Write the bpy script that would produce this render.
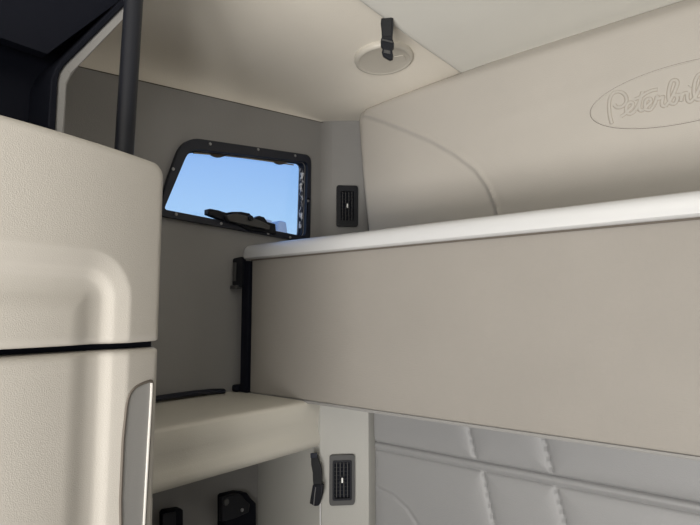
import bpy, bmesh, math, random
from mathutils import Vector, Matrix
from mathutils.geometry import tessellate_polygon
random.seed(4)
S = bpy.context.scene
for o in list(bpy.data.objects): bpy.data.objects.remove(o)
COL = S.collection

# ---------------------------------------------------------------- camera
FP = 530.0; PITCH = math.radians(5.4); YAW = math.radians(39.1)
CAM = Vector((1.2, 0, 1.5))
cd = bpy.data.cameras.new('camera'); cam = bpy.data.objects.new('camera', cd); COL.objects.link(cam)
cam.location = CAM; cam.rotation_euler = (math.pi/2 + PITCH, 0, YAW)
cd.sensor_width = 36; cd.lens = FP/700*36; cd.clip_start = .02; cd.clip_end = 500
S.camera = cam

# ---------------------------------------------------------------- light
w = bpy.data.worlds.new('sky'); S.world = w; w.use_nodes = True
nt = w.node_tree; nt.nodes.clear()
out = nt.nodes.new('ShaderNodeOutputWorld'); bg = nt.nodes.new('ShaderNodeBackground')
tc = nt.nodes.new('ShaderNodeTexCoord'); sx = nt.nodes.new('ShaderNodeSeparateXYZ'); cr = nt.nodes.new('ShaderNodeValToRGB')
nt.links.new(tc.outputs['Generated'], sx.inputs[0]); nt.links.new(sx.outputs['Z'], cr.inputs[0])
e = cr.color_ramp.elements
e[0].position = 0.0; e[0].color = (.45, .42, .38, 1)
e[1].position = 1.0; e[1].color = (.05, .16, .55, 1)
for p, c in ((.02, (.62, .80, 1, 1)), (.17, (.41, .665, 1.0, 1)), (.34, (.245, .46, .92, 1))):
    k = e.new(p); k.color = c
nt.links.new(cr.outputs[0], bg.inputs[0]); bg.inputs[1].default_value = 1.0
nt.links.new(bg.outputs[0], out.inputs[0])

def area(name, loc, target, sx_, sy_, power, color):
    d = bpy.data.lights.new(name, 'AREA'); d.shape = 'RECTANGLE'; d.size = sx_; d.size_y = sy_
    d.energy = power; d.color = color
    o = bpy.data.objects.new(name, d); COL.objects.link(o); o.location = loc
    o.rotation_euler = (Vector(target)-Vector(loc)).to_track_quat('-Z', 'Y').to_euler()
    return o
area('windshield_daylight', (1.30, -1.15, .85), (.80, -.25, 2.4), .8, .65, 66, (1, .965, .92))
area('side_fill_light', (1.95, -1.1, 1.35), (.35, .6, 2.3), .5, .5, 15, (1, .975, .94))  # added fill lamp, brightens the bunk's left end and the ceiling
S.view_settings.view_transform = 'Standard'; S.view_settings.look = 'None'
S.view_settings.gamma = 1; S.view_settings.use_curve_mapping = False
S.view_settings.exposure = 0.0

# ---------------------------------------------------------------- helpers
def ray(x, y):
    F = Vector((-math.sin(YAW)*math.cos(PITCH), math.cos(YAW)*math.cos(PITCH), math.sin(PITCH)))
    R = Vector((math.cos(YAW), math.sin(YAW), 0)); U = R.cross(F)
    return F + R*((x-350)/FP) + U*((262.5-y)/FP)
def at(x, y, ax, v):
    r = ray(x, y); return CAM + r*((v-CAM[ax])/r[ax])
def at_plane(x, y, P, n):
    r = ray(x, y); return CAM + r*((P-CAM).dot(n)/r.dot(n))

def mat(name, col, rough=.6, bump=0, scale=400, var=0.0, metal=0, spec=.5, kind='grain', sheen=0, coat=0):
    m = bpy.data.materials.new(name); m.use_nodes = True
    n = m.node_tree; b = n.nodes['Principled BSDF']
    b.inputs['Base Color'].default_value = (*col, 1); b.inputs['Roughness'].default_value = rough
    b.inputs['Metallic'].default_value = metal; b.inputs['Specular IOR Level'].default_value = spec
    b.inputs['Sheen Weight'].default_value = sheen; b.inputs['Coat Weight'].default_value = coat
    t = n.nodes.new('ShaderNodeTexCoord')
    if var:
        z = n.nodes.new('ShaderNodeTexNoise'); z.inputs['Scale'].default_value = 3.5; z.inputs['Detail'].default_value = 5
        n.links.new(t.outputs['Object'], z.inputs['Vector'])
        r = n.nodes.new('ShaderNodeValToRGB')
        r.color_ramp.elements[0].position = .3; r.color_ramp.elements[1].position = .7
        r.color_ramp.elements[0].color = (*[c*(1-var) for c in col], 1); r.color_ramp.elements[1].color = (*[min(1, c*(1+var)) for c in col], 1)
        n.links.new(z.outputs['Fac'], r.inputs[0]); n.links.new(r.outputs[0], b.inputs['Base Color'])
    if bump:
        bp = n.nodes.new('ShaderNodeBump'); bp.inputs['Strength'].default_value = bump; bp.inputs['Distance'].default_value = .001
        if kind == 'weave':
            mp = n.nodes.new('ShaderNodeMapping'); mp.inputs['Scale'].default_value = (1, 1, 1)
            n.links.new(t.outputs['Object'], mp.inputs[0])
            za = n.nodes.new('ShaderNodeTexNoise'); za.inputs['Scale'].default_value = scale
            mp.inputs['Scale'].default_value = (.12, 1, 1)
            n.links.new(mp.outputs[0], za.inputs['Vector'])
            zb = n.nodes.new('ShaderNodeTexNoise'); zb.inputs['Scale'].default_value = scale
            m2 = n.nodes.new('ShaderNodeMapping'); m2.inputs['Scale'].default_value = (1, 1, .12)
            n.links.new(t.outputs['Object'], m2.inputs[0]); n.links.new(m2.outputs[0], zb.inputs['Vector'])
            ad = n.nodes.new('ShaderNodeMath'); ad.operation = 'ADD'
            n.links.new(za.outputs['Fac'], ad.inputs[0]); n.links.new(zb.outputs['Fac'], ad.inputs[1])
            n.links.new(ad.outputs[0], bp.inputs['Height'])
        else:
            z = n.nodes.new('ShaderNodeTexVoronoi'); z.inputs['Scale'].default_value = scale
            n.links.new(t.outputs['Object'], z.inputs['Vector']); n.links.new(z.outputs['Distance'], bp.inputs['Height'])
        n.links.new(bp.outputs[0], b.inputs['Normal'])
    return m
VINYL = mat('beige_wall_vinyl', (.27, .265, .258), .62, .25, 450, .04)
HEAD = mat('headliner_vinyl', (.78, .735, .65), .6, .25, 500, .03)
HEADR = mat('grey_headliner', (.70, .69, .64), .7, .2, 500, .03)
PAD = mat('padded_beige_vinyl', (.43, .404, .366), .6, .2, 500, .03)
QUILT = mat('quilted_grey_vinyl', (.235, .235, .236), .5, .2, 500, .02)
DOORM = mat('textured_door_plastic', (.395, .372, .335), .5, .2, 900, .02)
LINEN = mat('beige_linen_panel', (.245, .228, .205), .75, .35, 500, .05, kind='weave')
CAPM = mat('off_white_edge_vinyl', (.54, .545, .55), .24, .03, 600, spec=.7)
LEDGE = mat('moulded_ledge_plastic', (.60, .575, .51), .5, .2, 500, .03)
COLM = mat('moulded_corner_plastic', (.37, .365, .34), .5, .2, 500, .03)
BLACK = mat('black_satin_plastic', (.010, .011, .015), .42, .1, 600, spec=.22)
BLACKM = mat('matte_black_lining', (.004, .005, .010), .7, .1, 500, spec=.15)
RUB = mat('black_rubber', (.008, .011, .022), .5)
GREYP = mat('charcoal_plastic', (.055, .055, .055), .5, .1, 600)
WEB = mat('black_webbing', (.010, .011, .013), .8, .6, 500, kind='weave')
SCREW = mat('dull_steel_screw', (.35, .35, .36), .4, metal=.8)
WHITE = mat('white_paint', (.8, .8, .82), .5)
WHITEM = mat('white_mark', (.85, .85, .82), .5)
HANDLE = mat('satin_handle_plastic', (.27, .265, .255), .4, .1, 500)
BEAD = mat('bright_handle_trim', (0.731, 0.706, 0.663), .28, metal=.35)
CURTAIN = mat('charcoal_curtain_cloth', (0.096, 0.093, 0.090), .85, .2, 300, .05)
FLOORM = mat('grey_floor_mat', (.12, .11, .10), .8, .3, 200, .1)
TAB = mat('brown_plastic_tab', (.10, .08, .06), .5)
SEAMM = mat('dark_seam_shade', (.10, .085, .07), .8)  # dark line colour for joints and for painted-in shade
FOAM = bpy.data.materials.new('flaked_white_sealant'); FOAM.use_nodes = True
n = FOAM.node_tree; b = n.nodes['Principled BSDF']; z = n.nodes.new('ShaderNodeTexNoise'); z.inputs['Scale'].default_value = 60
t = n.nodes.new('ShaderNodeTexCoord'); n.links.new(t.outputs['Object'], z.inputs['Vector'])
r = n.nodes.new('ShaderNodeValToRGB'); r.color_ramp.elements[0].position = .42; r.color_ramp.elements[1].position = .58
r.color_ramp.elements[0].color = (.03, .035, .05, 1); r.color_ramp.elements[1].color = (.62, .64, .68, 1)
n.links.new(z.outputs['Fac'], r.inputs[0]); n.links.new(r.outputs[0], b.inputs['Base Color']); b.inputs['Roughness'].default_value = .8
GLASS = bpy.data.materials.new('clear_window_glass'); GLASS.use_nodes = True
n = GLASS.node_tree; n.nodes.clear()
go = n.nodes.new('ShaderNodeOutputMaterial'); gm = n.nodes.new('ShaderNodeMixShader'); gt = n.nodes.new('ShaderNodeBsdfTransparent'); gg = n.nodes.new('ShaderNodeBsdfGlossy')
gt.inputs[0].default_value = (.97, .985, 1, 1); gg.inputs['Roughness'].default_value = .03; gm.inputs[0].default_value = .05
n.links.new(gt.outputs[0], gm.inputs[1]); n.links.new(gg.outputs[0], gm.inputs[2]); n.links.new(gm.outputs[0], go.inputs[0])

def obj(name, bm, m, parent=None, smooth=True, ang=35, bevel=0, seg=2):
    bmesh.ops.recalc_face_normals(bm, faces=bm.faces)
    me = bpy.data.meshes.new(name); bm.to_mesh(me); bm.free()
    o = bpy.data.objects.new(name, me); COL.objects.link(o); me.materials.append(m)
    if bevel:
        md = o.modifiers.new('bevel', 'BEVEL'); md.width = bevel; md.segments = seg; md.limit_method = 'ANGLE'; md.angle_limit = math.radians(40)
    if smooth:
        for p in me.polygons: p.use_smooth = True
        me.set_sharp_from_angle(angle=math.radians(ang))
    if parent: o.parent = parent
    return o
def thing(name, label, cat, loc=(0, 0, 0), rotz=0, group=None):
    o = bpy.data.objects.new(name, None); COL.objects.link(o); o.location = loc; o.rotation_euler = (0, 0, rotz)
    o.empty_display_size = .05
    tag(o, label, cat, group); return o
def tag(o, label, cat, group=None):
    o['label'] = label; o['category'] = cat
    if group: o['group'] = group
def struct(name, bm, m, **k):
    o = obj(name, bm, m, **k); o['kind'] = 'structure'; return o
def local(root, o):            # mesh was built in world coordinates: make it relative to its thing
    M = Matrix.LocRotScale(root.location, root.rotation_euler, root.scale).inverted()
    o.data.transform(M); o.parent = root; return o
def box(bm, lo, hi, M=None):
    vs = [bm.verts.new((x, y, z)) for x in (lo[0], hi[0]) for y in (lo[1], hi[1]) for z in (lo[2], hi[2])]
    for f in ((0, 1, 3, 2), (4, 6, 7, 5), (0, 4, 5, 1), (2, 3, 7, 6), (0, 2, 6, 4), (1, 5, 7, 3)): bm.faces.new([vs[i] for i in f])
    if M: bmesh.ops.transform(bm, matrix=M, verts=vs)
    return vs
def boxm(lo, hi): bm = bmesh.new(); box(bm, lo, hi); return bm
def prism(pts, vec, holes=(), bm=None):
    """closed polygon (with holes) extruded along vec"""
    bm = bm or bmesh.new(); vec = Vector(vec); loops = [list(map(Vector, pts))] + [list(map(Vector, h)) for h in holes]
    tris = tessellate_polygon(loops); flat = [p for l in loops for p in l]
    a = [bm.verts.new(p) for p in flat]; c = [bm.verts.new(p+vec) for p in flat]
    for t_ in tris:
        try: bm.faces.new([a[i] for i in t_]); bm.faces.new([c[i] for i in reversed(t_)])
        except ValueError: pass
    s = 0
    for l in loops:
        k = len(l)
        for i in range(k):
            j = (i+1) % k; bm.faces.new((a[s+i], a[s+j], c[s+j], c[s+i]))
        s += k
    return bm
def rounded(pts, r, n=6):
    """round polygon corners; r a number or a list"""
    P = [Vector(p) for p in pts]; res = []; N = len(P)
    for i, p in enumerate(P):
        ri = r[i] if isinstance(r, (list, tuple)) else r
        a = (P[i-1]-p); b_ = (P[(i+1) % N]-p); la, lb = a.length, b_.length; a.normalize(); b_.normalize()
        d = min(ri, la*.49, lb*.49)
        if d < 1e-5: res.append(p); continue
        A, B = p+a*d, p+b_*d
        for k in range(n+1):
            t_ = k/n; res.append(A*(1-t_)**2 + p*2*t_*(1-t_) + B*t_*t_)
    return res
def tube(path, r, seg=8, bm=None, flat=None, closed=False):
    bm = bm or bmesh.new(); P = [Vector(p) for p in path]; N = len(P); rings = []; up = Vector((0, 0, 1))
    pn = None
    for i, p in enumerate(P):
        if closed: tg = (P[(i+1) % N]-P[i-1])
        else: tg = P[min(i+1, N-1)]-P[max(i-1, 0)]
        tg.normalize()
        if flat is not None: nn = Vector(flat); nn = (nn-tg*nn.dot(tg)).normalized()
        else:
            nn = pn if pn else (up if abs(tg.z) < .9 else Vector((1, 0, 0))); nn = (nn-tg*nn.dot(tg)).normalized()
        pn = nn; bb = tg.cross(nn)
        rr = r(i/(N-1)) if callable(r) else r
        ra, rb = rr if isinstance(rr, tuple) else (rr, rr)
        rings.append([bm.verts.new(p+nn*math.cos(q)*ra+bb*math.sin(q)*rb) for q in [2*math.pi*k/seg for k in range(seg)]])
    for i in range(N if closed else N-1):
        A, B = rings[i], rings[(i+1) % N]
        for k in range(seg): bm.faces.new((A[k], A[(k+1) % seg], B[(k+1) % seg], B[k]))
    if not closed: bm.faces.new(rings[0][::-1]); bm.faces.new(rings[-1])
    return bm
def spline(P, n=6, closed=False):
    P = [Vector(p) for p in P]; N = len(P); res = []
    for i in range(N if closed else N-1):
        if closed: a, b_, c, d = P[i-1], P[i], P[(i+1) % N], P[(i+2) % N]
        else: a, b_, c, d = P[max(i-1, 0)], P[i], P[i+1], P[min(i+2, N-1)]
        for k in range(n):
            t_ = k/n; res.append(.5*((2*b_)+(c-a)*t_+(2*a-5*b_+4*c-d)*t_*t_+(-a+3*b_-3*c+d)*t_**3))
    if not closed: res.append(P[-1])
    return res
def cyl(bm, c, axis, r, h, seg=20, r2=None):
    axis = Vector(axis).normalized(); q = axis.to_track_quat('Z', 'Y').to_matrix().to_4x4()
    bmesh.ops.create_cone(bm, cap_ends=True, segments=seg, radius1=r, radius2=r if r2 is None else r2, depth=h, matrix=Matrix.Translation(Vector(c)) @ q)
    return bm
def ss(a, b_, x):
    t_ = max(0, min(1, (x-a)/(b_-a))); return t_*t_*(3-2*t_)
def relief(P0, ua, va, na, W, H, nu, nv, hf, depth, rads=(0, 0, 0, 0), edge=.006, warp=None):
    """panel front as a fine height field with rounded corners (bl, br, tr, tl) and rounded-over rim, closed behind"""
    P0, ua, va, na = map(Vector, (P0, ua, va, na)); bm = bmesh.new(); g = []
    def samples(L, n_):           # extra rows close to both ends for the rim
        s = [0, edge*.12, edge*.3, edge*.6, edge]; mid = [edge+(L-2*edge)*k/n_ for k in range(1, n_)]
        return s + mid + [L-q for q in reversed(s)]
    for v in samples(H, nv):
        row = []
        for u in samples(W, nu):
            x, y = u, v; dist = min(u, W-u, v, H-v)
            for (cx, cy, r_) in ((0, 0, rads[0]), (W, 0, rads[1]), (W, H, rads[2]), (0, H, rads[3])):
                if r_ and abs(u-cx) < r_ and abs(v-cy) < r_:
                    ax, ay = (r_ if cx == 0 else W-r_), (r_ if cy == 0 else H-r_)
                    qx, qy = u-ax, v-ay; m_ = max(abs(qx), abs(qy)); l_ = math.hypot(qx, qy)
                    if l_ > 1e-9: x, y = ax+qx*m_/l_, ay+qy*m_/l_; dist = r_-m_
            d = min(dist, edge)/edge; rim = -edge*(1-math.sqrt(max(0, 1-(1-d)**2)))
            if warp: x, y = warp(x, y)
            row.append(bm.verts.new(P0+ua*x+va*y+na*(hf(x, y)+rim)))
        g.append(row)
    for i in range(len(g)-1):
        for j in range(len(g[0])-1): bm.faces.new((g[i][j], g[i][j+1], g[i+1][j+1], g[i+1][j]))
    loop = g[0][:] + [r_[-1] for r_ in g[1:]] + g[-1][-2::-1] + [r_[0] for r_ in g[-2:0:-1]]
    bk = []
    for v_ in loop:
        p = v_.co.copy(); p -= na*((p-P0).dot(na)+depth); bk.append(bm.verts.new(p))
    for i in range(len(loop)):
        j = (i+1) % len(loop); bm.faces.new((loop[i], bk[i], bk[j], loop[j]))
    bm.faces.new(bk)
    return bm

# ---------------------------------------------------------------- room shell
ZL = 1.283            # top of the moulded ledge
XL = .28              # how far the ledge stands off the left wall
struct('floor', boxm((-.1, -1.6, -.05), (2.5, 1.55, 0)), FLOORM, smooth=False)
wout = [(158, 212), (161, 190), (171, 163), (179, 149), (188, 142), (199, 139.3), (297, 154), (307, 159), (310.5, 170), (308.5, 231), (305, 239), (295, 241.5), (166, 218)]
win_ = [(163, 207), (167, 197), (184, 160), (190, 152.5), (199, 150.3), (292, 161), (301, 165), (304.5, 174), (302.5, 227), (299, 234.5), (291, 235.5), (171, 212.5)]
WD = -.028
yz = lambda px, X: [at(x, y, 0, X) for x, y in px]
hole = rounded(yz([(161, 210), (186.5, 149.5), (305, 162.8), (302.8, 237)], 0), [.01, .035, .022, .02], 8)
OUTR = rounded(yz([(156, 216), (163, 186), (180.5, 137.5), (308.3, 156.0), (307.2, 243.2)], 0), [.01, .2, .055, .03, .03], 8)
wl = prism([(0, -1.6, 0), (0, 1.34, 0), (0, 1.34, 2.16), (0, .51, 2.053), (0, -1.6, 1.95)], (WD, 0, 0), [hole])
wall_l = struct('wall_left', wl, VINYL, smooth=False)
# chamfered rear corner above the ledge and the rear wall behind the bunk
struct('wall_rear_left', prism([(-.001, 1.27, 1.2), (.000, 1.339, 1.2), (.111, 1.450, 1.2), (.111, 1.52, 1.2), (-.06, 1.52, 1.2), (-.06, 1.27, 1.2)], (0, 0, 1.05)), VINYL, bevel=.025, seg=4)
struct('wall_rear', boxm((.10, 1.45, 0), (2.5, 1.52, 2.25)), VINYL, smooth=False)
def wall_right():
    bm = bmesh.new()
    h = [(2.4, .95, 1.76), (2.4, 1.22, 1.76), (2.4, 1.22, 1.94), (2.4, 1.02, 1.94)]
    return prism([(2.4, -1.6, 0), (2.4, 1.5, 0), (2.4, 1.5, 2.25), (2.4, -1.6, 2.25)], (.06, 0, 0), [rounded(h, .04)])
struct('wall_right', wall_right(), CURTAIN, smooth=False)
# ceiling: left half coves down to the wall, right half is a flat lower panel with a lipped edge
def cove():
    bm = bmesh.new(); prof = 30; ny = 46; g = []
    for i in range(ny+1):
        y = -1.6+(3.05)*i/ny; zw = 2.053+(y-.51)*.127; zt = 2.213
        zw = min(zw, 2.185)
        row = []
        for k in range(prof+1):
            th = math.pi/2*k/prof
            x = .505*(1-math.cos(th)**.55) if k < prof else .505
            zz = zw+(zt-zw)*(.72*math.sin(th)**.75+.28*min(1, x/.505))
            # soft roll where the roof meets the rear padding
            zz -= .034*ss(1.12, 1.36, y)*math.sin(th)*max(0, 1-(x/.505)**2)
            row.append(bm.verts.new((x, y, zz)))
        row.append(bm.verts.new((.54, y, row[-1].co.z)))
        g.append(row)
    for i in range(ny):
        for k in range(prof+1): bm.faces.new((g[i][k], g[i][k+1], g[i+1][k+1], g[i+1][k]))
    geo = bmesh.ops.extrude_face_region(bm, geom=bm.faces[:])
    for v in geo['geom']:
        if isinstance(v, bmesh.types.BMVert): v.co.z += .05
    return bm
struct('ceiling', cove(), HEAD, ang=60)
def ceil_r():
    bm = bmesh.new(); g = []
    prof = [(.500, 2.2125), (.499, 2.205), (.502, 2.2005), (.508, 2.199), (.52, 2.1995), (.56, 2.202), (.7, 2.205), (1.0, 2.21), (1.6, 2.215), (2.42, 2.19)]
    for y in [-1.6, -1, -.4, .2, .6, .9, 1.1, 1.2, 1.26, 1.31, 1.36, 1.40, 1.46]:
        g.append([bm.verts.new((x, y, z+.006*ss(1.1, 1.36, y))) for x, z in prof])
    for i in range(len(g)-1):
        for k in range(len(prof)-1): bm.faces.new((g[i][k], g[i][k+1], g[i+1][k+1], g[i+1][k]))
    geo = bmesh.ops.extrude_face_region(bm, geom=bm.faces[:])
    for v in geo['geom']:
        if isinstance(v, bmesh.types.BMVert): v.co.z = 2.27
    return bm
struct('ceiling.001', ceil_r(), HEADR, ang=50)
# thin dark strip painting in the seam's shade where headliner meets left wall
struct('trim_1', tube([(.001, y, 2.053+(y-.51)*.127) for y in (-.6, 0, .51, .9, 1.334)], .0011, 6), SEAMM)
# front of the sleeper above the cab opening
struct('wall_front', prism([(-.06, -1.6, 0), (2.46, -1.6, 0), (2.46, -1.6, 2.27), (-.06, -1.6, 2.27)], (0, -.06, 0), [[(.75, -1.6, 1.35), (2.1, -1.6, 1.35), (2.1, -1.6, 1.85), (.75, -1.6, 1.85)]]), CURTAIN, smooth=False)

# window in the left wall
fr = prism([p+Vector((.002, 0, 0)) for p in OUTR], (.012, 0, 0), [[p+Vector((.002, 0, 0)) for p in hole]])
wn = struct('window_1', fr, RUB, bevel=.004, seg=3)
wn.data.transform(Matrix.Translation((0, 0, 0)))
pane = obj('glass_pane', prism(hole, (-.003, 0, 0)), GLASS, smooth=False); pane.location.x = WD+.006; pane.parent = wn
# reveal lining: dark along the jambs, flaking sealant on the rear jamb
cen = sum(hole, Vector())/len(hole)
inner = [cen+(p-cen)*.975 for p in hole]
lin = prism([p+Vector((WD+.010, 0, 0)) for p in hole], (.006, 0, 0), [[p+Vector((WD+.010, 0, 0)) for p in inner]])
obj('outer_gasket', lin, RUB, wn)
jam = prism([p+Vector((WD+.007, 0, 0)) for p in hole], (-WD-.008, 0, 0), [[cen+(p-cen)*.988+Vector((WD+.007, 0, 0)) for p in hole]])
obj('jamb_liner', jam, RUB, wn)
sy = at(301.3, 200, 0, -.008).y-.012
bm = bmesh.new()
pp = []
for k in range(22):
    z_ = 1.775+k*.0095
    pp.append((-.008+random.uniform(-.002, .002), sy+.012+random.uniform(-.004, .003), z_))
tube(pp, lambda t_: (.006+random.uniform(-.003, .003), .0045+random.uniform(-.002, .002)), 7, bm)
obj('flaking_sealant', bm, FOAM, wn)
# brownish spacer tabs under the head of the frame
for (x0, x1, y0, y1) in ((206, 228, 152.5, 157.5), (270, 288, 160, 164.5)):
    q = [(x0, y0)] + [(x0+(x1-x0)*k/8, y0+(y1-y0)*math.sin(math.pi*k/8)*.9+(x0 and (1.6*k/8))) for k in range(1, 8)] + [(x1, y0+1.6)]
    obj('spacer_tab', prism(yz(q, -.016), (.006, 0, 0)), TAB, wn, smooth=False)
bm = tube([p+Vector((-.012, 0, 0)) for p in yz([(196, 152.0), (230, 154.7), (270, 160.2), (296, 164.2)], 0)], .0022, 6)
obj('head_seal', bm, mat('tan_seal', (.45, .38, .25), .7), wn)
for (x, y) in ((210, 144), (258, 149.5), (295, 155.8), (173, 169), (308, 201), (176, 214.2), (221, 223.6), (268, 233.5), (290, 237.5)):
    p = at(x, y, 0, .014); bm = bmesh.new(); cyl(bm, p+Vector((.001, 0, 0)), (1, 0, 0), .0042, .003, 14)
    obj('screw', bm, SCREW, wn, bevel=.0008)
# latch lying along the sill of the window
latch = [(204, 210), (206, 209.5), (214, 211), (222, 213.5), (228, 212.5), (237, 212.5), (245, 214), (250, 219), (255, 216.5), (260, 218), (263, 222.5), (271, 224.5), (272, 235), (262, 233), (244, 231), (235, 226), (222, 222), (204, 215)]
lt = thing('window_latch', 'black plastic latch bar along the bottom of the small side window', 'latch', at(238, 222, 0, .0))
lb = local(lt, obj('latch_body', prism(yz(latch, .000), (.020, 0, 0)), BLACK, bevel=.002))
lb2 = local(lt, obj('lever', prism(yz([(224, 216), (232, 213.5), (247, 217), (258, 221), (268, 226), (267, 230), (252, 227), (238, 224), (226, 221)], .020), (.012, 0, 0)), GREYP, bevel=.003))
bm = bmesh.new(); cyl(bm, at(249, 218.5, 0, .028), (1, 0, 0), .008, .022, 18); local(lt, obj('pivot', bm, BLACK, bevel=.001))

# ---------------------------------------------------------------- moulded ledge round the lower walls
Z0 = 1.162            # underside of its fascia
def ledge():
    bm = bmesh.new(); r_ = .012
    # cross-section in X-Z: flat top, small top radius, fascia, generous rolled lower lip turning in under the shelf
    prof = [(0, ZL), (XL-.03, ZL), (XL-.012, ZL-.0005), (XL-.004, ZL-.003), (XL, ZL-.009)]
    prof += [(XL-.006, ZL-.05), (XL-.009, Z0+.052), (XL-.006, Z0+.038)]
    prof += [(XL+.001, Z0+.024), (XL-.001, Z0+.012), (XL-.007, Z0+.003), (XL-.016, Z0), (XL-.05, Z0), (0, Z0)]
    g = []
    for y in (-.6, .2, .5, .56, .7, .85, 1.0, 1.013): g.append([bm.verts.new((x, y, z)) for x, z in prof])
    N = len(prof)
    for i in range(len(g)-1):
        for k in range(N): bm.faces.new((g[i][k], g[i][(k+1) % N], g[i+1][(k+1) % N], g[i+1][k]))
    bm.faces.new(g[0]); bm.faces.new(g[-1][::-1])
    return bm
t_ledge = struct('trim_2', ledge(), LEDGE, ang=50)
# corner column below the ledge: front return, chamfer, merging into the rear lower wall
P1 = Vector((XL, 1.013, 0)); P2 = Vector((.367, 1.10, 0))
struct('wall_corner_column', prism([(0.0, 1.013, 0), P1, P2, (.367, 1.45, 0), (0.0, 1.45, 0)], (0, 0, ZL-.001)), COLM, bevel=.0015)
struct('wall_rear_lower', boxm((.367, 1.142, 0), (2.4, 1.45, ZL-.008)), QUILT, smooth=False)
# solid lower wall in front of the open recess
struct('wall_left_lower', boxm((0, -.6, 0), (XL-.012, .568, Z0)), LEDGE, bevel=.01, seg=3)
struct('wall_recess_back', boxm((.0, .568, 0), (.05, 1.013, Z0)), VINYL, smooth=False)

# ---------------------------------------------------------------- quilted cushion on the lower rear wall
qx0 = .372; QY = 1.1175
def q_at(x, y): p = at(x, y, 1, 1.10); return (p.x-qx0, p.z)
rail_a = q_at(371, 443)[1]; rail_b = q_at(371, 450)[1]
top_seams = [(q_at(466, 432), q_at(472, 459)), (q_at(543, 447), q_at(549, 472))]
bot_seams = [(q_at(480, 475), q_at(490, 523)), (q_at(553, 490), q_at(562, 523))]
for L in (top_seams, bot_seams):
    (a1, b1), (a2, b2) = L[-1]; st = L[1][0][0]-L[0][0][0]
    for k in range(4, 8): L.append(((a1+st*k, b1), (a2+st*k, b2)))
def seam_d(L, x, z):
    d = 9
    for (a1, b1), (a2, b2) in L:
        xx = a1+(a2-a1)*(z-b1)/(b2-b1); d = min(d, abs(x-xx))
    return d
crease = [q_at(374, 489), q_at(390, 497), q_at(404, 510), q_at(414, 525), q_at(421, 545)]
def polyd(L, x, z):
    best = 9
    for (a, b_), (c, d) in zip(L, L[1:]):
        t_ = max(0, min(1, ((x-a)*(c-a)+(z-b_)*(d-b_))/((c-a)**2+(d-b_)**2))); best = min(best, math.hypot(x-a-t_*(c-a), z-b_-t_*(d-b_)))
    return best
QZ0 = .75
def q_h(x, y):
    z = y+QZ0
    if z > rail_a: d = min(seam_d(top_seams, x, z), z-rail_a, 1.4)
    elif z > rail_b: return .0035*math.sin(math.pi*(z-rail_b)/(rail_a-rail_b))
    else:
        d = min(seam_d(bot_seams, x, z), rail_b-z, x+.001)
    h = .006*(1-math.exp(-d/.014))-.0035*math.exp(-(d/.0022)**2)
    if z < rail_b: h -= .003*math.exp(-(polyd(crease, x, z)/.004)**2)
    return h
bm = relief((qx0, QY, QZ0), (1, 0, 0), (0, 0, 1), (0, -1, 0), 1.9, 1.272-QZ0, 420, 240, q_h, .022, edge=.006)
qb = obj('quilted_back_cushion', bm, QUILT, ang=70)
tag(qb, 'pale grey quilted vinyl wall cushion with vertical stitched seams below the bunk', 'cushion')

# ---------------------------------------------------------------- upper padded panel with the oval emblem
UY = 1.35
ux0 = .120; uz0 = 1.66; UW = 1.75; UH = 2.216-uz0
cre = [at(x, y, 1, UY) for x, y in ((364, 114), (380, 119), (404, 128), (432, 140), (455, 153), (476, 169), (488, 186), (496, 205), (500, 222), (503, 240))]
cre = [(p.x-ux0, p.z-uz0) for p in cre]
def inside(x, y):    # below-left of the crease
    for (a, b_), (c, d) in zip(cre, cre[1:]):
        if a <= x <= c: return y < b_+(d-b_)*(x-a)/(c-a) if c > a else False
    return x < cre[0][0]
def u_h(x, y):
    d = polyd(cre, x, y); s = 1 if inside(x, y) else -1
    h = -.006*ss(0, .018, d) if s > 0 else 0
    h += .0045*math.exp(-(d/.006)**2) - .0035*math.exp(-((d-.009)/.006)**2)*(1 if s > 0 else .3)
    # a faint crease across the padding
    e1 = (y-(.33+.10*(x-.2)))
    h += .0012*math.exp(-(e1/.02)**2)*ss(.35, .6, x)*(1-ss(.8, 1.0, x))
    h += -.025*(1-ss(0, .06, UH-y))**2 - .012*(1-ss(0, .05, x))**2
    return h
def u_warp(x, y):     # the left edge leans outwards towards the top; the top edge rises a little to the right
    k = 1-min(1, x/.5); X = x+.065*k*(1-y/UH)*1.0
    Y = y-(.047*(1-min(1, x/.55))**1.35)*(y/UH)
    return X, Y
bm = relief((ux0, UY, uz0), (1, 0, 0), (0, 0, 1), (0, -1, 0), UW, UH, 260, 90, u_h, .085, rads=(.01, .01, .03, .03), edge=.012, warp=u_warp)
up = thing('padded_wall_panel', 'large beige padded wall panel with an oval script emblem above the bunk', 'panel', (1.0, UY, uz0))
local(up, obj('padding', bm, PAD, ang=60))
emb_y = UY-.0008
def e_at(u, v, lift=0): p = at(580+u/5.8333, 50+v/5.8333, 1, emb_y); return p
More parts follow.
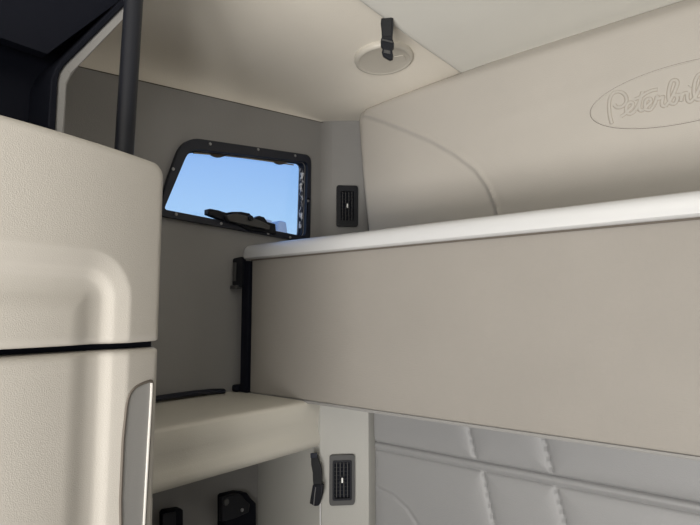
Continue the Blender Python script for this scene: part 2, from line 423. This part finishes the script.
# oval: fitted to the visible rim, raised bead
cx, cz = 1.057, 1.986
def oval(k, sx_, sz_): return [(cx+sx_*math.cos(a), emb_y, cz+sz_*math.sin(a)+.035*sx_/.232*math.cos(a)*0) for a in [2*math.pi*i/k for i in range(k)]]
bm = tube(oval(96, .1925, .0676), (.0012, .0016), 6, flat=(0, -1, 0), closed=True)
local(up, obj('emblem_rim', bm, PAD))
local(up, obj('emblem_rim_shade_line', tube(oval(96, .1945, .0692), (.0004, .0006), 5, flat=(0, -1, 0), closed=True), SEAMM))  # dark line, shade painted around the raised rim
letters = {
 'p': [[(186, 430), (176, 395), (170, 350), (171, 300), (184, 262), (212, 244), (245, 248), (268, 272), (268, 305), (245, 330), (215, 334), (200, 318)]],
 'e': [[(240, 388), (262, 372), (285, 350), (305, 332), (308, 312), (288, 306), (270, 330), (272, 362), (295, 372), (322, 352)]],
 't': [[(322, 352), (345, 310), (366, 240)], [(352, 290), (345, 330), (352, 352), (372, 350)], [(318, 288), (350, 275), (385, 252), (420, 236), (452, 230)]],
 'e2': [[(372, 350), (392, 325), (412, 305), (410, 286), (390, 288), (378, 315), (385, 345), (410, 348), (432, 322)]],
 'r': [[(432, 322), (444, 290), (450, 270), (458, 284), (484, 272), (478, 300), (480, 322), (498, 328)]],
 'b': [[(498, 328), (525, 295), (552, 240), (568, 195), (558, 176), (535, 182), (520, 225), (516, 275), (528, 308), (552, 312), (568, 285), (560, 262), (548, 268)]],
 'r2': [[(560, 262), (585, 262), (592, 256), (590, 300)], [(590, 285), (602, 256), (628, 250)]],
 'i': [[(628, 250), (626, 285), (640, 302), (660, 288)], [(638, 214), (641, 211)]],
 'l': [[(660, 288), (684, 250), (708, 195), (712, 152), (695, 142), (674, 175), (664, 230), (670, 275), (690, 290), (712, 276)]],
 't2': [[(712, 276), (732, 225), (746, 165)], [(738, 200), (726, 250), (732, 280), (752, 276), (768, 262)], [(700, 205), (735, 196), (775, 172), (800, 168)]],
}
for nm, strokes in letters.items():
    bm = bmesh.new()
    for st in strokes:
        P = spline([e_at(u, v) for u, v in st], 5)
        tube(P, (.0020, .0034), 8, bm, flat=(0, -1, 0))
    local(up, obj('emblem_letter', bm, PAD))
    bm = bmesh.new()
for nm, strokes in letters.items():
    bm = bmesh.new()
    for st in strokes:
        P = spline([e_at(u, v)+Vector((0, .0008, 0)) for u, v in st], 5)
        tube(P, (.0008, .0046), 8, bm, flat=(0, -1, 0))
    local(up, obj('emblem_letter_outline', bm, mat('letter_edge_shade', (.33, .295, .245), .7)))  # darker flat outline paints the shaded edges of the embossed letters

# ---------------------------------------------------------------- upper bunk
BX0, BX1, BY = .066, 2.36, .96
bk = thing('upper_bunk', 'long upper bunk with a beige linen front panel and a pale rounded top edge', 'bunk', (1.2, BY+.15, ZL))
def bp_h(x, y): return .0
bm = relief((BX0, BY+.004, ZL+.002), (1, 0, 0), (0, 0, 1), (0, -1, 0), BX1-BX0, .361, 60, 16, bp_h, .02, edge=.004, rads=(.004,)*4)
local(bk, obj('front_panel', bm, LINEN, ang=60))
def capbm():
    prof = [(.000, 1.646), (-.010, 1.6465), (-.0145, 1.650), (-.0155, 1.657), (-.015, 1.668), (-.012, 1.677), (-.005, 1.684), (.006, 1.688), (.05, 1.690), (.05, 1.646)]
    bm = bmesh.new(); g = []
    for x, ins in ((BX0-.018, .004), (BX0-.014, .001), (BX0-.008, 0), (BX1, 0)):
        g.append([bm.verts.new((x, BY+dy+(ins if dy < .04 else 0), z+(-ins if z > 1.66 else ins*.5))) for dy, z in prof])
    N = len(prof)
    for i in range(len(g)-1):
        for k in range(N): bm.faces.new((g[i][k], g[i][(k+1) % N], g[i+1][(k+1) % N], g[i+1][k]))
    bm.faces.new(g[0]); bm.faces.new(g[-1][::-1]); return bm
local(bk, obj('top_edge_moulding', capbm(), CAPM, ang=40))
local(bk, obj('painted_shadow_line', boxm((BX0, BY+.0015, 1.6425), (BX1, BY+.02, 1.647)), SEAMM, smooth=False))  # dark strip painted as the shadow line under the top moulding
local(bk, obj('frame', boxm((BX0+.004, BY+.024, ZL+.012), (BX1-.005, 1.24, 1.645)), LINEN, bevel=.006))
local(bk, obj('mattress', boxm((BX0+.02, BY+.05, 1.6455), (BX1-.03, 1.235, 1.683)), LINEN, bevel=.015, seg=3))
local(bk, obj('lower_lip', tube([(BX0+.01, BY+.012, ZL-.002), (BX1, BY+.012, ZL-.002)], (.0045, .008), 8), VINYL))
# black end bracket between bunk and wall
eb = thing('bunk_end_bracket', 'tall black bracket closing the left end of the upper bunk against the wall', 'bracket', (.035, BY+.01, ZL))
local(eb, obj('upright', boxm((.034, BY-.004, ZL+.001), (.063, BY+.05, 1.643)), BLACKM, bevel=.002))
local(eb, obj('bracket_head', prism(rounded([(.003, BY+.0, 1.575), (.003, BY+.0, 1.652), (.045, BY+.0, 1.655), (.045, BY+.0, 1.57)], .006), (0, -.012, 0)), BLACK, bevel=.002))
bm = boxm((.008, BY-.016, 1.588), (.020, BY-.012, 1.640)); box(bm, (.003, BY-.02, 1.566), (.030, BY+.0, 1.576))
local(eb, obj('catch', bm, GREYP, bevel=.001))
local(eb, obj('foot', boxm((.012, BY-.016, ZL+.001), (.034, BY+.03, ZL+.020)), BLACKM, bevel=.006, seg=3))
# black strip on the ledge along the wall
sb = obj('ledge_strip', tube(spline([(.012, .50, ZL+.008), (.012, .66, ZL+.009), (.013, .76, ZL+.011), (.014, .86, ZL+.010), (.016, .915, ZL+.006)], 5), (.007, .011), 10), RUB)
tag(sb, 'black rubber strip lying along the back of the ledge below the window', 'strip')

# ---------------------------------------------------------------- air vents
def vent(loc, sc, label, outer_m):
    v = thing('air_vent', label, 'air vent', loc, math.radians(45), 'corner air vents'); v.scale = (1, 1, 1)
    W, H, D = .076*sc, .146*sc, .011*sc; iw, ih = W*.70, H*.76
    P = lambda w_, h_, y, cz_=0: [(-w_/2, y, -h_/2+cz_), (w_/2, y, -h_/2+cz_), (w_/2, y, h_/2+cz_), (-w_/2, y, h_/2+cz_)]
    bm = prism(rounded(P(W, H, -.0005), .010*sc), (0, -D, 0), [rounded(P(iw, ih, -.0005), .006*sc)])
    obj('bezel', bm, outer_m, v, bevel=.003*sc, seg=3)
    bm = prism(rounded(P(iw+.004, ih+.004, -.0008), .006*sc), (0, -D-.002, 0), [rounded(P(iw-.007*sc, ih-.007*sc, -.0008), .005*sc)])
    obj('inner_ring', bm, BLACK, v, bevel=.001)
    obj('duct', prism(rounded(P(iw, ih, -.0006), .005*sc), (0, -.002, 0)), BLACKM, v, smooth=False)
    fw, fh = iw-.009*sc, ih-.009*sc
    for k in range(4):
        x = -fw/2+fw*(k+.5)/4
        obj('louvre', boxm((x-.0012*sc, -D*.95, -fh/2), (x+.0012*sc, -D*.45, fh/2)), GREYP, v, bevel=.0005)
    for k in range(9):
        z = -fh/2+fh*(k+.5)/9
        bm = bmesh.new(); box(bm, (-fw/2, -D*.55, -.0009*sc), (fw/2, -D*.15, .0009*sc), Matrix.Translation((0, 0, z)) @ Matrix.Rotation(math.radians(-20), 4, 'X'))
        obj('crossbar', bm, BLACK, v)
    bm = bmesh.new(); cyl(bm, (0, -D*.95, .004*sc), (0, -1, 0), .0085*sc, .006*sc, 20)
    kn = obj('knob', bm, BLACK, v, bevel=.001)
    obj('pointer_mark', boxm((-.0022*sc, -D*.95-.0036*sc, -.007*sc), (.0022*sc, -D*.95-.0026*sc, .007*sc)), WHITEM, kn, smooth=False)
    return v
nC = Vector((1, -1, 0)).normalized()
v1 = at_plane(347, 206.5, Vector((.0, 1.338, 0)), nC)
vent(v1, .98, 'narrow black air vent on the corner above the bunk, right of the window', BLACK)
v2 = at_plane(341.8, 479, P1, nC)
vent(v2, .83, 'narrow dark air vent on the pale corner column below the bunk', GREYP)

# ---------------------------------------------------------------- ceiling round cover, straps
rc_c = at(384, 62.5, 2, 2.19)
rc = thing('round_roof_cover', 'round beige plastic cover plate on the ceiling behind the hanging strap', 'cover plate', (rc_c.x, rc_c.y, 2.197))
bm = bmesh.new(); seg = 48; rings = []
for r_, z in ((.082, .014), (.082, .003), (.0800, -.002), (.076, -.005), (.071, -.0055), (.069, -.004), (.066, -.0032), (.0, -.0030)):
    if r_ == 0: rings.append([bm.verts.new((0, 0, z))])
    else: rings.append([bm.verts.new((r_*math.cos(2*math.pi*k/seg), r_*math.sin(2*math.pi*k/seg), z)) for k in range(seg)])
for A, B in zip(rings, rings[1:]):
    for k in range(seg):
        if len(B) == 1: bm.faces.new((A[k], A[(k+1) % seg], B[0]))
        else: bm.faces.new((A[k], A[(k+1) % seg], B[(k+1) % seg], B[k]))
bm.faces.new(rings[0])
COVER = mat('beige_cover_plastic', (.52, .49, .43), .45, .05, 600)
ro = obj('cover', bm, COVER, rc, ang=50)
a = math.radians(6)
tabp = [(.03+.0, -.016), (.056, -.016), (.060, 0), (.056, .016), (.03, .016)]
bm = prism(rounded([(x, y, -.0035) for x, y in tabp], .004), (0, 0, -.0022)); tb = obj('finger_tab', bm, COVER, rc, bevel=.001); tb.rotation_euler.z = math.radians(25)
rc.rotation_euler = (0, math.radians(-4), 0)

def view_axes(yaw):   # a strap seen broadside from the aisle
    return Vector((math.cos(yaw), math.sin(yaw), 0)), Vector((-math.sin(yaw), math.cos(yaw), 0))
# ceiling strap with side-release buckle
sp = at(386.5, 20, 2, 2.197)
hs = thing('ceiling_strap', 'short black webbing strap with a plastic buckle hanging from the ceiling seam', 'strap', sp, math.radians(28))
def ribbon(path, w_, t_): return tube(path, (t_, w_), 12, flat=(0, -1, 0))
PX = .00232          # metres per photographed pixel at this distance
bm = bmesh.new(); L = 42*PX
def slab(pts, y0, y1): return prism([(x*PX, y0, z*PX) for x, z in pts], (0, y1-y0, 0))
obj('webbing', slab([(-5.5, 2), (7.0, 2), (7.2, -8), (6.2, -18), (6, -22), (-5, -22), (-5.2, -12), (-6, -4)], -.002, .002), WEB, hs, bevel=.0008)
obj('webbing_fold', slab([(-4.6, 1), (5.6, 1), (5, -19), (-4.0, -18)], -.0055, -.0022), WEB, hs, bevel=.0008)
bkl = obj('buckle', slab([(-5.5, -20), (6.2, -22), (7.6, -26), (7.3, -31), (5.6, -33), (6.6, -39), (6, -43), (2.5, -43.5), (-4.2, -38.5), (-5, -35), (-3.8, -31.5), (-5.8, -29), (-6, -24)], -.006, .006), BLACK, hs, bevel=.002, seg=3)
obj('cross_bar', slab([(-4.5, -21.5), (6.5, -25.5), (6.5, -27), (-4.5, -23.2)], -.0085, -.006), GREYP, bkl, bevel=.0006)
obj('prong_slot', slab([(-2.5, -33), (4, -35), (4, -38.5), (-2.5, -36.5)], -.0075, -.006), GREYP, bkl, bevel=.0006)
# strap by the lower vent
s2 = at(315, 456, 0, XL+.004)
ls = thing('bunk_strap', 'black webbing strap with a buckle hanging beside the lower air vent', 'strap', s2, math.radians(20))
PX = .00232
obj('webbing', slab([(-4.5, 1), (3.2, 2), (4.2, -3), (7, -9), (8.3, -16), (8.2, -27), (7.6, -33), (-1, -33), (-2, -24), (-2.2, -17), (-4, -9)], -.003, .002), WEB, ls, bevel=.001)
obj('webbing_loop', slab([(-4.5, 3), (3.0, 4), (3.2, -1), (-4.3, -2)], -.006, -.002), RUB, ls, bevel=.001)
b2 = obj('buckle', slab([(-1.5, -29), (10, -27.5), (9.6, -36), (8, -42), (5.5, -49.5), (1, -50.5), (-5, -48.5), (-3.6, -40)], -.006, .004), BLACK, ls, bevel=.002, seg=3)
obj('edge_wire', tube([(2.2*PX, -.007, -31*PX), (1.2*PX, -.0075, -39*PX), (.2*PX, -.007, -49*PX)], .0012, 6), SCREW, b2)
cordp = at(319.6, 506, 0, XL+.004)
cord = obj('cord', tube([cordp+Vector((.002, 0, .01)), cordp+Vector((.002, .001, -.06)), cordp+Vector((.002, 0, -.14))], .0012, 6), WHITE)
tag(cord, 'thin white cord hanging below the strap on the corner column edge', 'cord')

# ---------------------------------------------------------------- black items in the recess
rx = .05
cl = thing('recess_clamp', 'black moulded clip on the recess wall, the larger one nearer the lower vent', 'clip', at(232, 510, 0, rx))
cp = [(217, 495), (219, 493), (232, 490), (240, 490.5), (245, 497), (249, 501), (249, 540), (217, 540)]
local(cl, obj('clip_body', prism(yz(cp, rx+.001), (.03, 0, 0)), BLACKM, bevel=.003))
local(cl, obj('clip_cover', prism(yz([(219, 497), (231, 493.5), (238, 493.5), (243, 500), (247, 503), (246, 511), (233, 517), (219, 521)], rx+.03), (.012, 0, 0)), BLACK, bevel=.002))
p = at(226, 502, 0, rx+.044); bm = bmesh.new(); cyl(bm, p, (1, 0, 0), .008, .006, 16); local(cl, obj('screw_boss', bm, GREYP, bevel=.001))
p = at(242, 510, 0, rx+.044); bm = bmesh.new(); cyl(bm, p, (1, 0, 0), .004, .005, 12); local(cl, obj('screw', bm, SCREW, bevel=.0005))
c2 = thing('recess_socket', 'small black box on the recess wall, close to the cabinet', 'socket', at(168, 520, 0, rx))
q = [(159, 512), (161, 509), (176, 506.5), (178, 508), (178, 545), (159, 545)]
local(c2, obj('housing', prism(yz(q, rx+.001), (.022, 0, 0)), BLACKM, bevel=.002))
local(c2, obj('face', prism(yz([(162, 514), (175, 511.5), (175, 540), (162, 540)], rx+.023), (.004, 0, 0)), BLACK, bevel=.001))

# ---------------------------------------------------------------- near cabinet
CX, CYR, CYF = .60, .390, -.62
cb = thing('storage_cabinet', 'tall beige storage cabinet with moulded doors standing against the left wall', 'cabinet', (.3, -.1, 0))
local(cb, obj('body', boxm((.015+XL, CYF, 0), (CX-.072, CYR-.004, 1.665)), DOORM, bevel=.006))
zsp_t, zsp_b = 1.4625, 1.4545         # gap between the doors
czr = at(0, 240, 0, CX).z
def bow(y): return -.65*max(0, y-.13)**2
def on_door(x, y, lift=0):
    p = at(x, y, 0, CX)
    for _ in range(12): p = at(x, y, 0, CX+bow(p.y)+lift)
    return p
cyr = on_door(129, 345, .004).y; R_ = .058
def cont(y, z):   # signed distance to the moulded contour, positive inside
    dy, dz = cyr-y, czr-z; a_, b_ = R_-dy, R_-dz
    if a_ > 0 and b_ > 0: return R_-math.hypot(a_, b_)
    return min(dy, dz)
def prof_h(y, z):
    s = cont(y, z); c = .013
    dy, dz = max(1e-4, R_-(cyr-y)), max(1e-4, R_-(czr-z)); w_ = dy/(dy+dz)      # 1 = rear side, 0 = top side
    w_ = ss(.15, .85, w_)
    T = c*(1-ss(.034, .058, s)) + .004*ss(0, .034, s)*(1-ss(.034, .058, s))
    q = max(0, min(1, s/.034)); Rr = c*(1-q)-.0*q
    if q > .7: Rr = c*.3*(1-ss(.0, 1.0, (s-.0238)/.03)) if s < .0538 else 0
    Rr -= .006*ss(.018, .034, s)*(1-ss(.034, .072, s))
    h = Rr + bow(y)
    return h
def door(z0, z1, rads, name):
    W = CYR-CYF
    def hf(x, y):
        # x runs rearwards from the front edge
        return prof_h(CYF+x, z0+y)-.009
    us = relief((CX, CYF, z0), (0, 1, 0), (0, 0, 1), (1, 0, 0), W, z1-z0, 300, 110, hf, .070, rads=rads, edge=.009)
    return us
du = local(cb, obj('upper_door', door(zsp_t, 1.700, (.004, .004, .020, .02), 'u'), DOORM, ang=80))
dl = local(cb, obj('lower_door', door(.35, zsp_b, (.004, .004, .006, .004), 'l'), DOORM, ang=80))
local(cb, obj('door_gap', boxm((CX-.10, CYF, zsp_b-.004), (CX-.056, CYR-.0032, zsp_t+.004)), BLACKM, smooth=False))
# recessed pull on the lower door
hp = [(121, 540), (120.5, 500), (123, 440), (126.5, 405), (129, 395), (134, 388), (141, 384), (149.5, 381), (152, 381), (149, 440), (145.5, 500), (143.5, 540)]
def yzx(px, L): return [on_door(x, y, L) for x, y in px]
hpl = rounded(yzx(hp, .004), .006, 3); ctr = sum(hpl, Vector())/len(hpl)
pl = local(cb, obj('door_pull', prism([p+Vector((-.010, 0, 0)) for p in hpl], (.0105, 0, 0)), HANDLE, smooth=False))
gr = tube(hpl, .0019, 6, closed=True); g_ = obj('pull_groove', gr, SEAMM); g_.data.transform(Matrix.Translation((.0002, 0, 0))); local(cb, g_)
bead = tube(spline(yzx([(143, 545), (145, 505), (148.3, 445), (151.2, 395), (151.5, 383)], .0055), 5), .0017, 8)
local(cb, obj('pull_bead', bead, BEAD))
# open cubby above: dark lining inside a pale shell
ox = .42
def prof(pts, X): return [at(x, y, 0, X) for x, y in pts]
def shell(o_, i_):
    """outer and inner outlines in the wall-parallel plane, rear side traced, front side closed beyond the frame"""
    return o_, i_
ro_ = prof([(65, 128), (67.5, 84), (72, 75), (79, 66), (127, 16), (150, -8)], ox)
ri_ = prof([(55, 128), (57.5, 80), (59.5, 73), (64, 66), (127, 3), (150, -21)], ox)
rk_ = prof([(46, 128), (50, 80), (54, 69.5), (58, 63), (120, 1), (140, -19)], ox)
def ring(a_, b_, d0):
    pts = [Vector((0, p.y, p.z)) for p in a_] + [Vector((0, p.y, p.z)) for p in reversed(b_)]
    return pts
cubx = thing('overhead_cubby', 'open overhead cubby with a black lining and pale edge trim above the cabinet', 'cubby', (.2, .2, 1.70))
zt = 2.16
def chain(L, ztop=zt):   # clip the traced chain at the cubby top
    out_ = []
    for p in L:
        if p.z > ztop:
            q_ = out_[-1]; t_ = (ztop-q_.z)/(p.z-q_.z); out_.append(Vector((0, q_.y+(p.y-q_.y)*t_, ztop))); return out_
        out_.append(Vector((0, p.y, p.z)))
    return out_
A, B, K = chain(ro_), chain(ri_), chain(rk_)
for L in (A, B, K): L[0] = Vector((0, L[0].y, 1.667))
def extr(L1, L2, x0, x1): return prism([Vector((x0, p.y, p.z)) for p in L1+L2[::-1]], (x1-x0, 0, 0))
local(cubx, obj('edge_trim', extr(A, B, .02, ox), VINYL, bevel=.003))
local(cubx, obj('rear_lining', extr([p+Vector((0, -.0004, 0)) for p in B], K, .021, ox+.004), BLACKM, bevel=.002))
local(cubx, obj('back_lining', prism([Vector((.34, p.y-.0005, p.z)) for p in K]+[Vector((.34, CYF, K[-1].z)), Vector((.34, CYF, 1.667))], (.012, 0, 0)), BLACKM, smooth=False))
local(cubx, obj('base_lining', boxm((.038, CYF, 1.667), (ox+.002, K[0].y-.001, 1.679)), BLACKM, smooth=False))
tz = at(50, 58, 0, .40).z
local(cubx, obj('flap_door', prism([Vector((ox-.03, p.y-.001, p.z)) for p in K if p.z > tz]+[Vector((ox-.03, CYF, K[-1].z)), Vector((ox-.03, CYF, tz)), Vector((ox-.03, K[0].y+.0, tz))], (.02, 0, 0)), BLACKM, smooth=False))
local(cubx, obj('shelf_top', boxm((.038, CYF, 2.105), (ox, K[-1].y-.002, 2.125)), BLACKM, smooth=False))
# pole standing on the cabinet
pp = at(125.5, 150, 0, .5)
pt = at(135.5, 0, 0, .5); pp = at(126, 150, 0, .5)
po = thing('grab_pole', 'slim black vertical pole rising from the back of the cabinet top', 'pole', (.5, pp.y-.004, 1.666))
po.rotation_euler.x = -math.atan2(pt.y-pp.y, pt.z-pp.z)
bm = bmesh.new(); cyl(bm, (0, 0, .268), (0, 0, 1), .0128, .533, 28); obj('pole_shaft', bm, BLACK, po)
bm = bmesh.new(); cyl(bm, (0, 0, .004), (0, 0, 1), .020, .006, 28); obj('base_flange', bm, BLACK, po, bevel=.001)
bm = bmesh.new(); cyl(bm, (0, 0, .531), (0, 0, 1), .020, .006, 28); obj('top_flange', bm, BLACK, po, bevel=.001)

# ---------------------------------------------------------------- outside the window
gr_ = struct('ground', boxm((-60, -40, -1.3), (-.5, 60, -1.2)), mat('pale_gravel', (.35, .32, .28), .9, .3, 3, .1), smooth=False)
def out_pt(x, y, X=-9): return at(x, y, 0, X)
wt = thing('parked_truck', 'distant white truck roof seen through the bottom right corner of the side window', 'truck', (out_pt(275, 228).x, out_pt(275, 228).y, -1.2))
a_ = out_pt(277, 219.5); b_ = out_pt(289, 231); a0 = out_pt(262, 218); b0 = out_pt(272, 224)
local(wt, obj('roof_fairing', prism([(a_.x, a_.y, b_.z-.2), (a_.x, a_.y+.03, a_.z-.12), (a_.x, a_.y+.14, a_.z), (a_.x, b_.y-.1, a_.z-.02), (a_.x, b_.y, b_.z-.2)], (-1.6, 0, 0)), WHITE, bevel=.04))
local(wt, obj('air_horn', prism([(a0.x, a0.y, b0.z), (a0.x, a0.y, a0.z), (a0.x, b0.y, a0.z-.02), (a0.x, b0.y, b0.z)], (-.4, 0, 0)), WHITE, bevel=.02))
local(wt, obj('cab', boxm((a_.x-2.2, a0.y-1.0, -.4), (a_.x, b_.y+.1, b_.z-.15)), mat('pale_cab_paint', (.55, .6, .7), .4), bevel=.1))
local(wt, obj('horn_stalk', boxm((a0.x-.3, a0.y+.05, b_.z-.3), (a0.x-.1, b0.y-.05, b0.z+.01)), WHITE))
for k in range(2):
    bm = bmesh.new(); cyl(bm, (a_.x-.3, a0.y-.6+k*1.5, -.75), (1, 0, 0), .45, .3, 28); local(wt, obj('wheel', bm, RUB, bevel=.03))
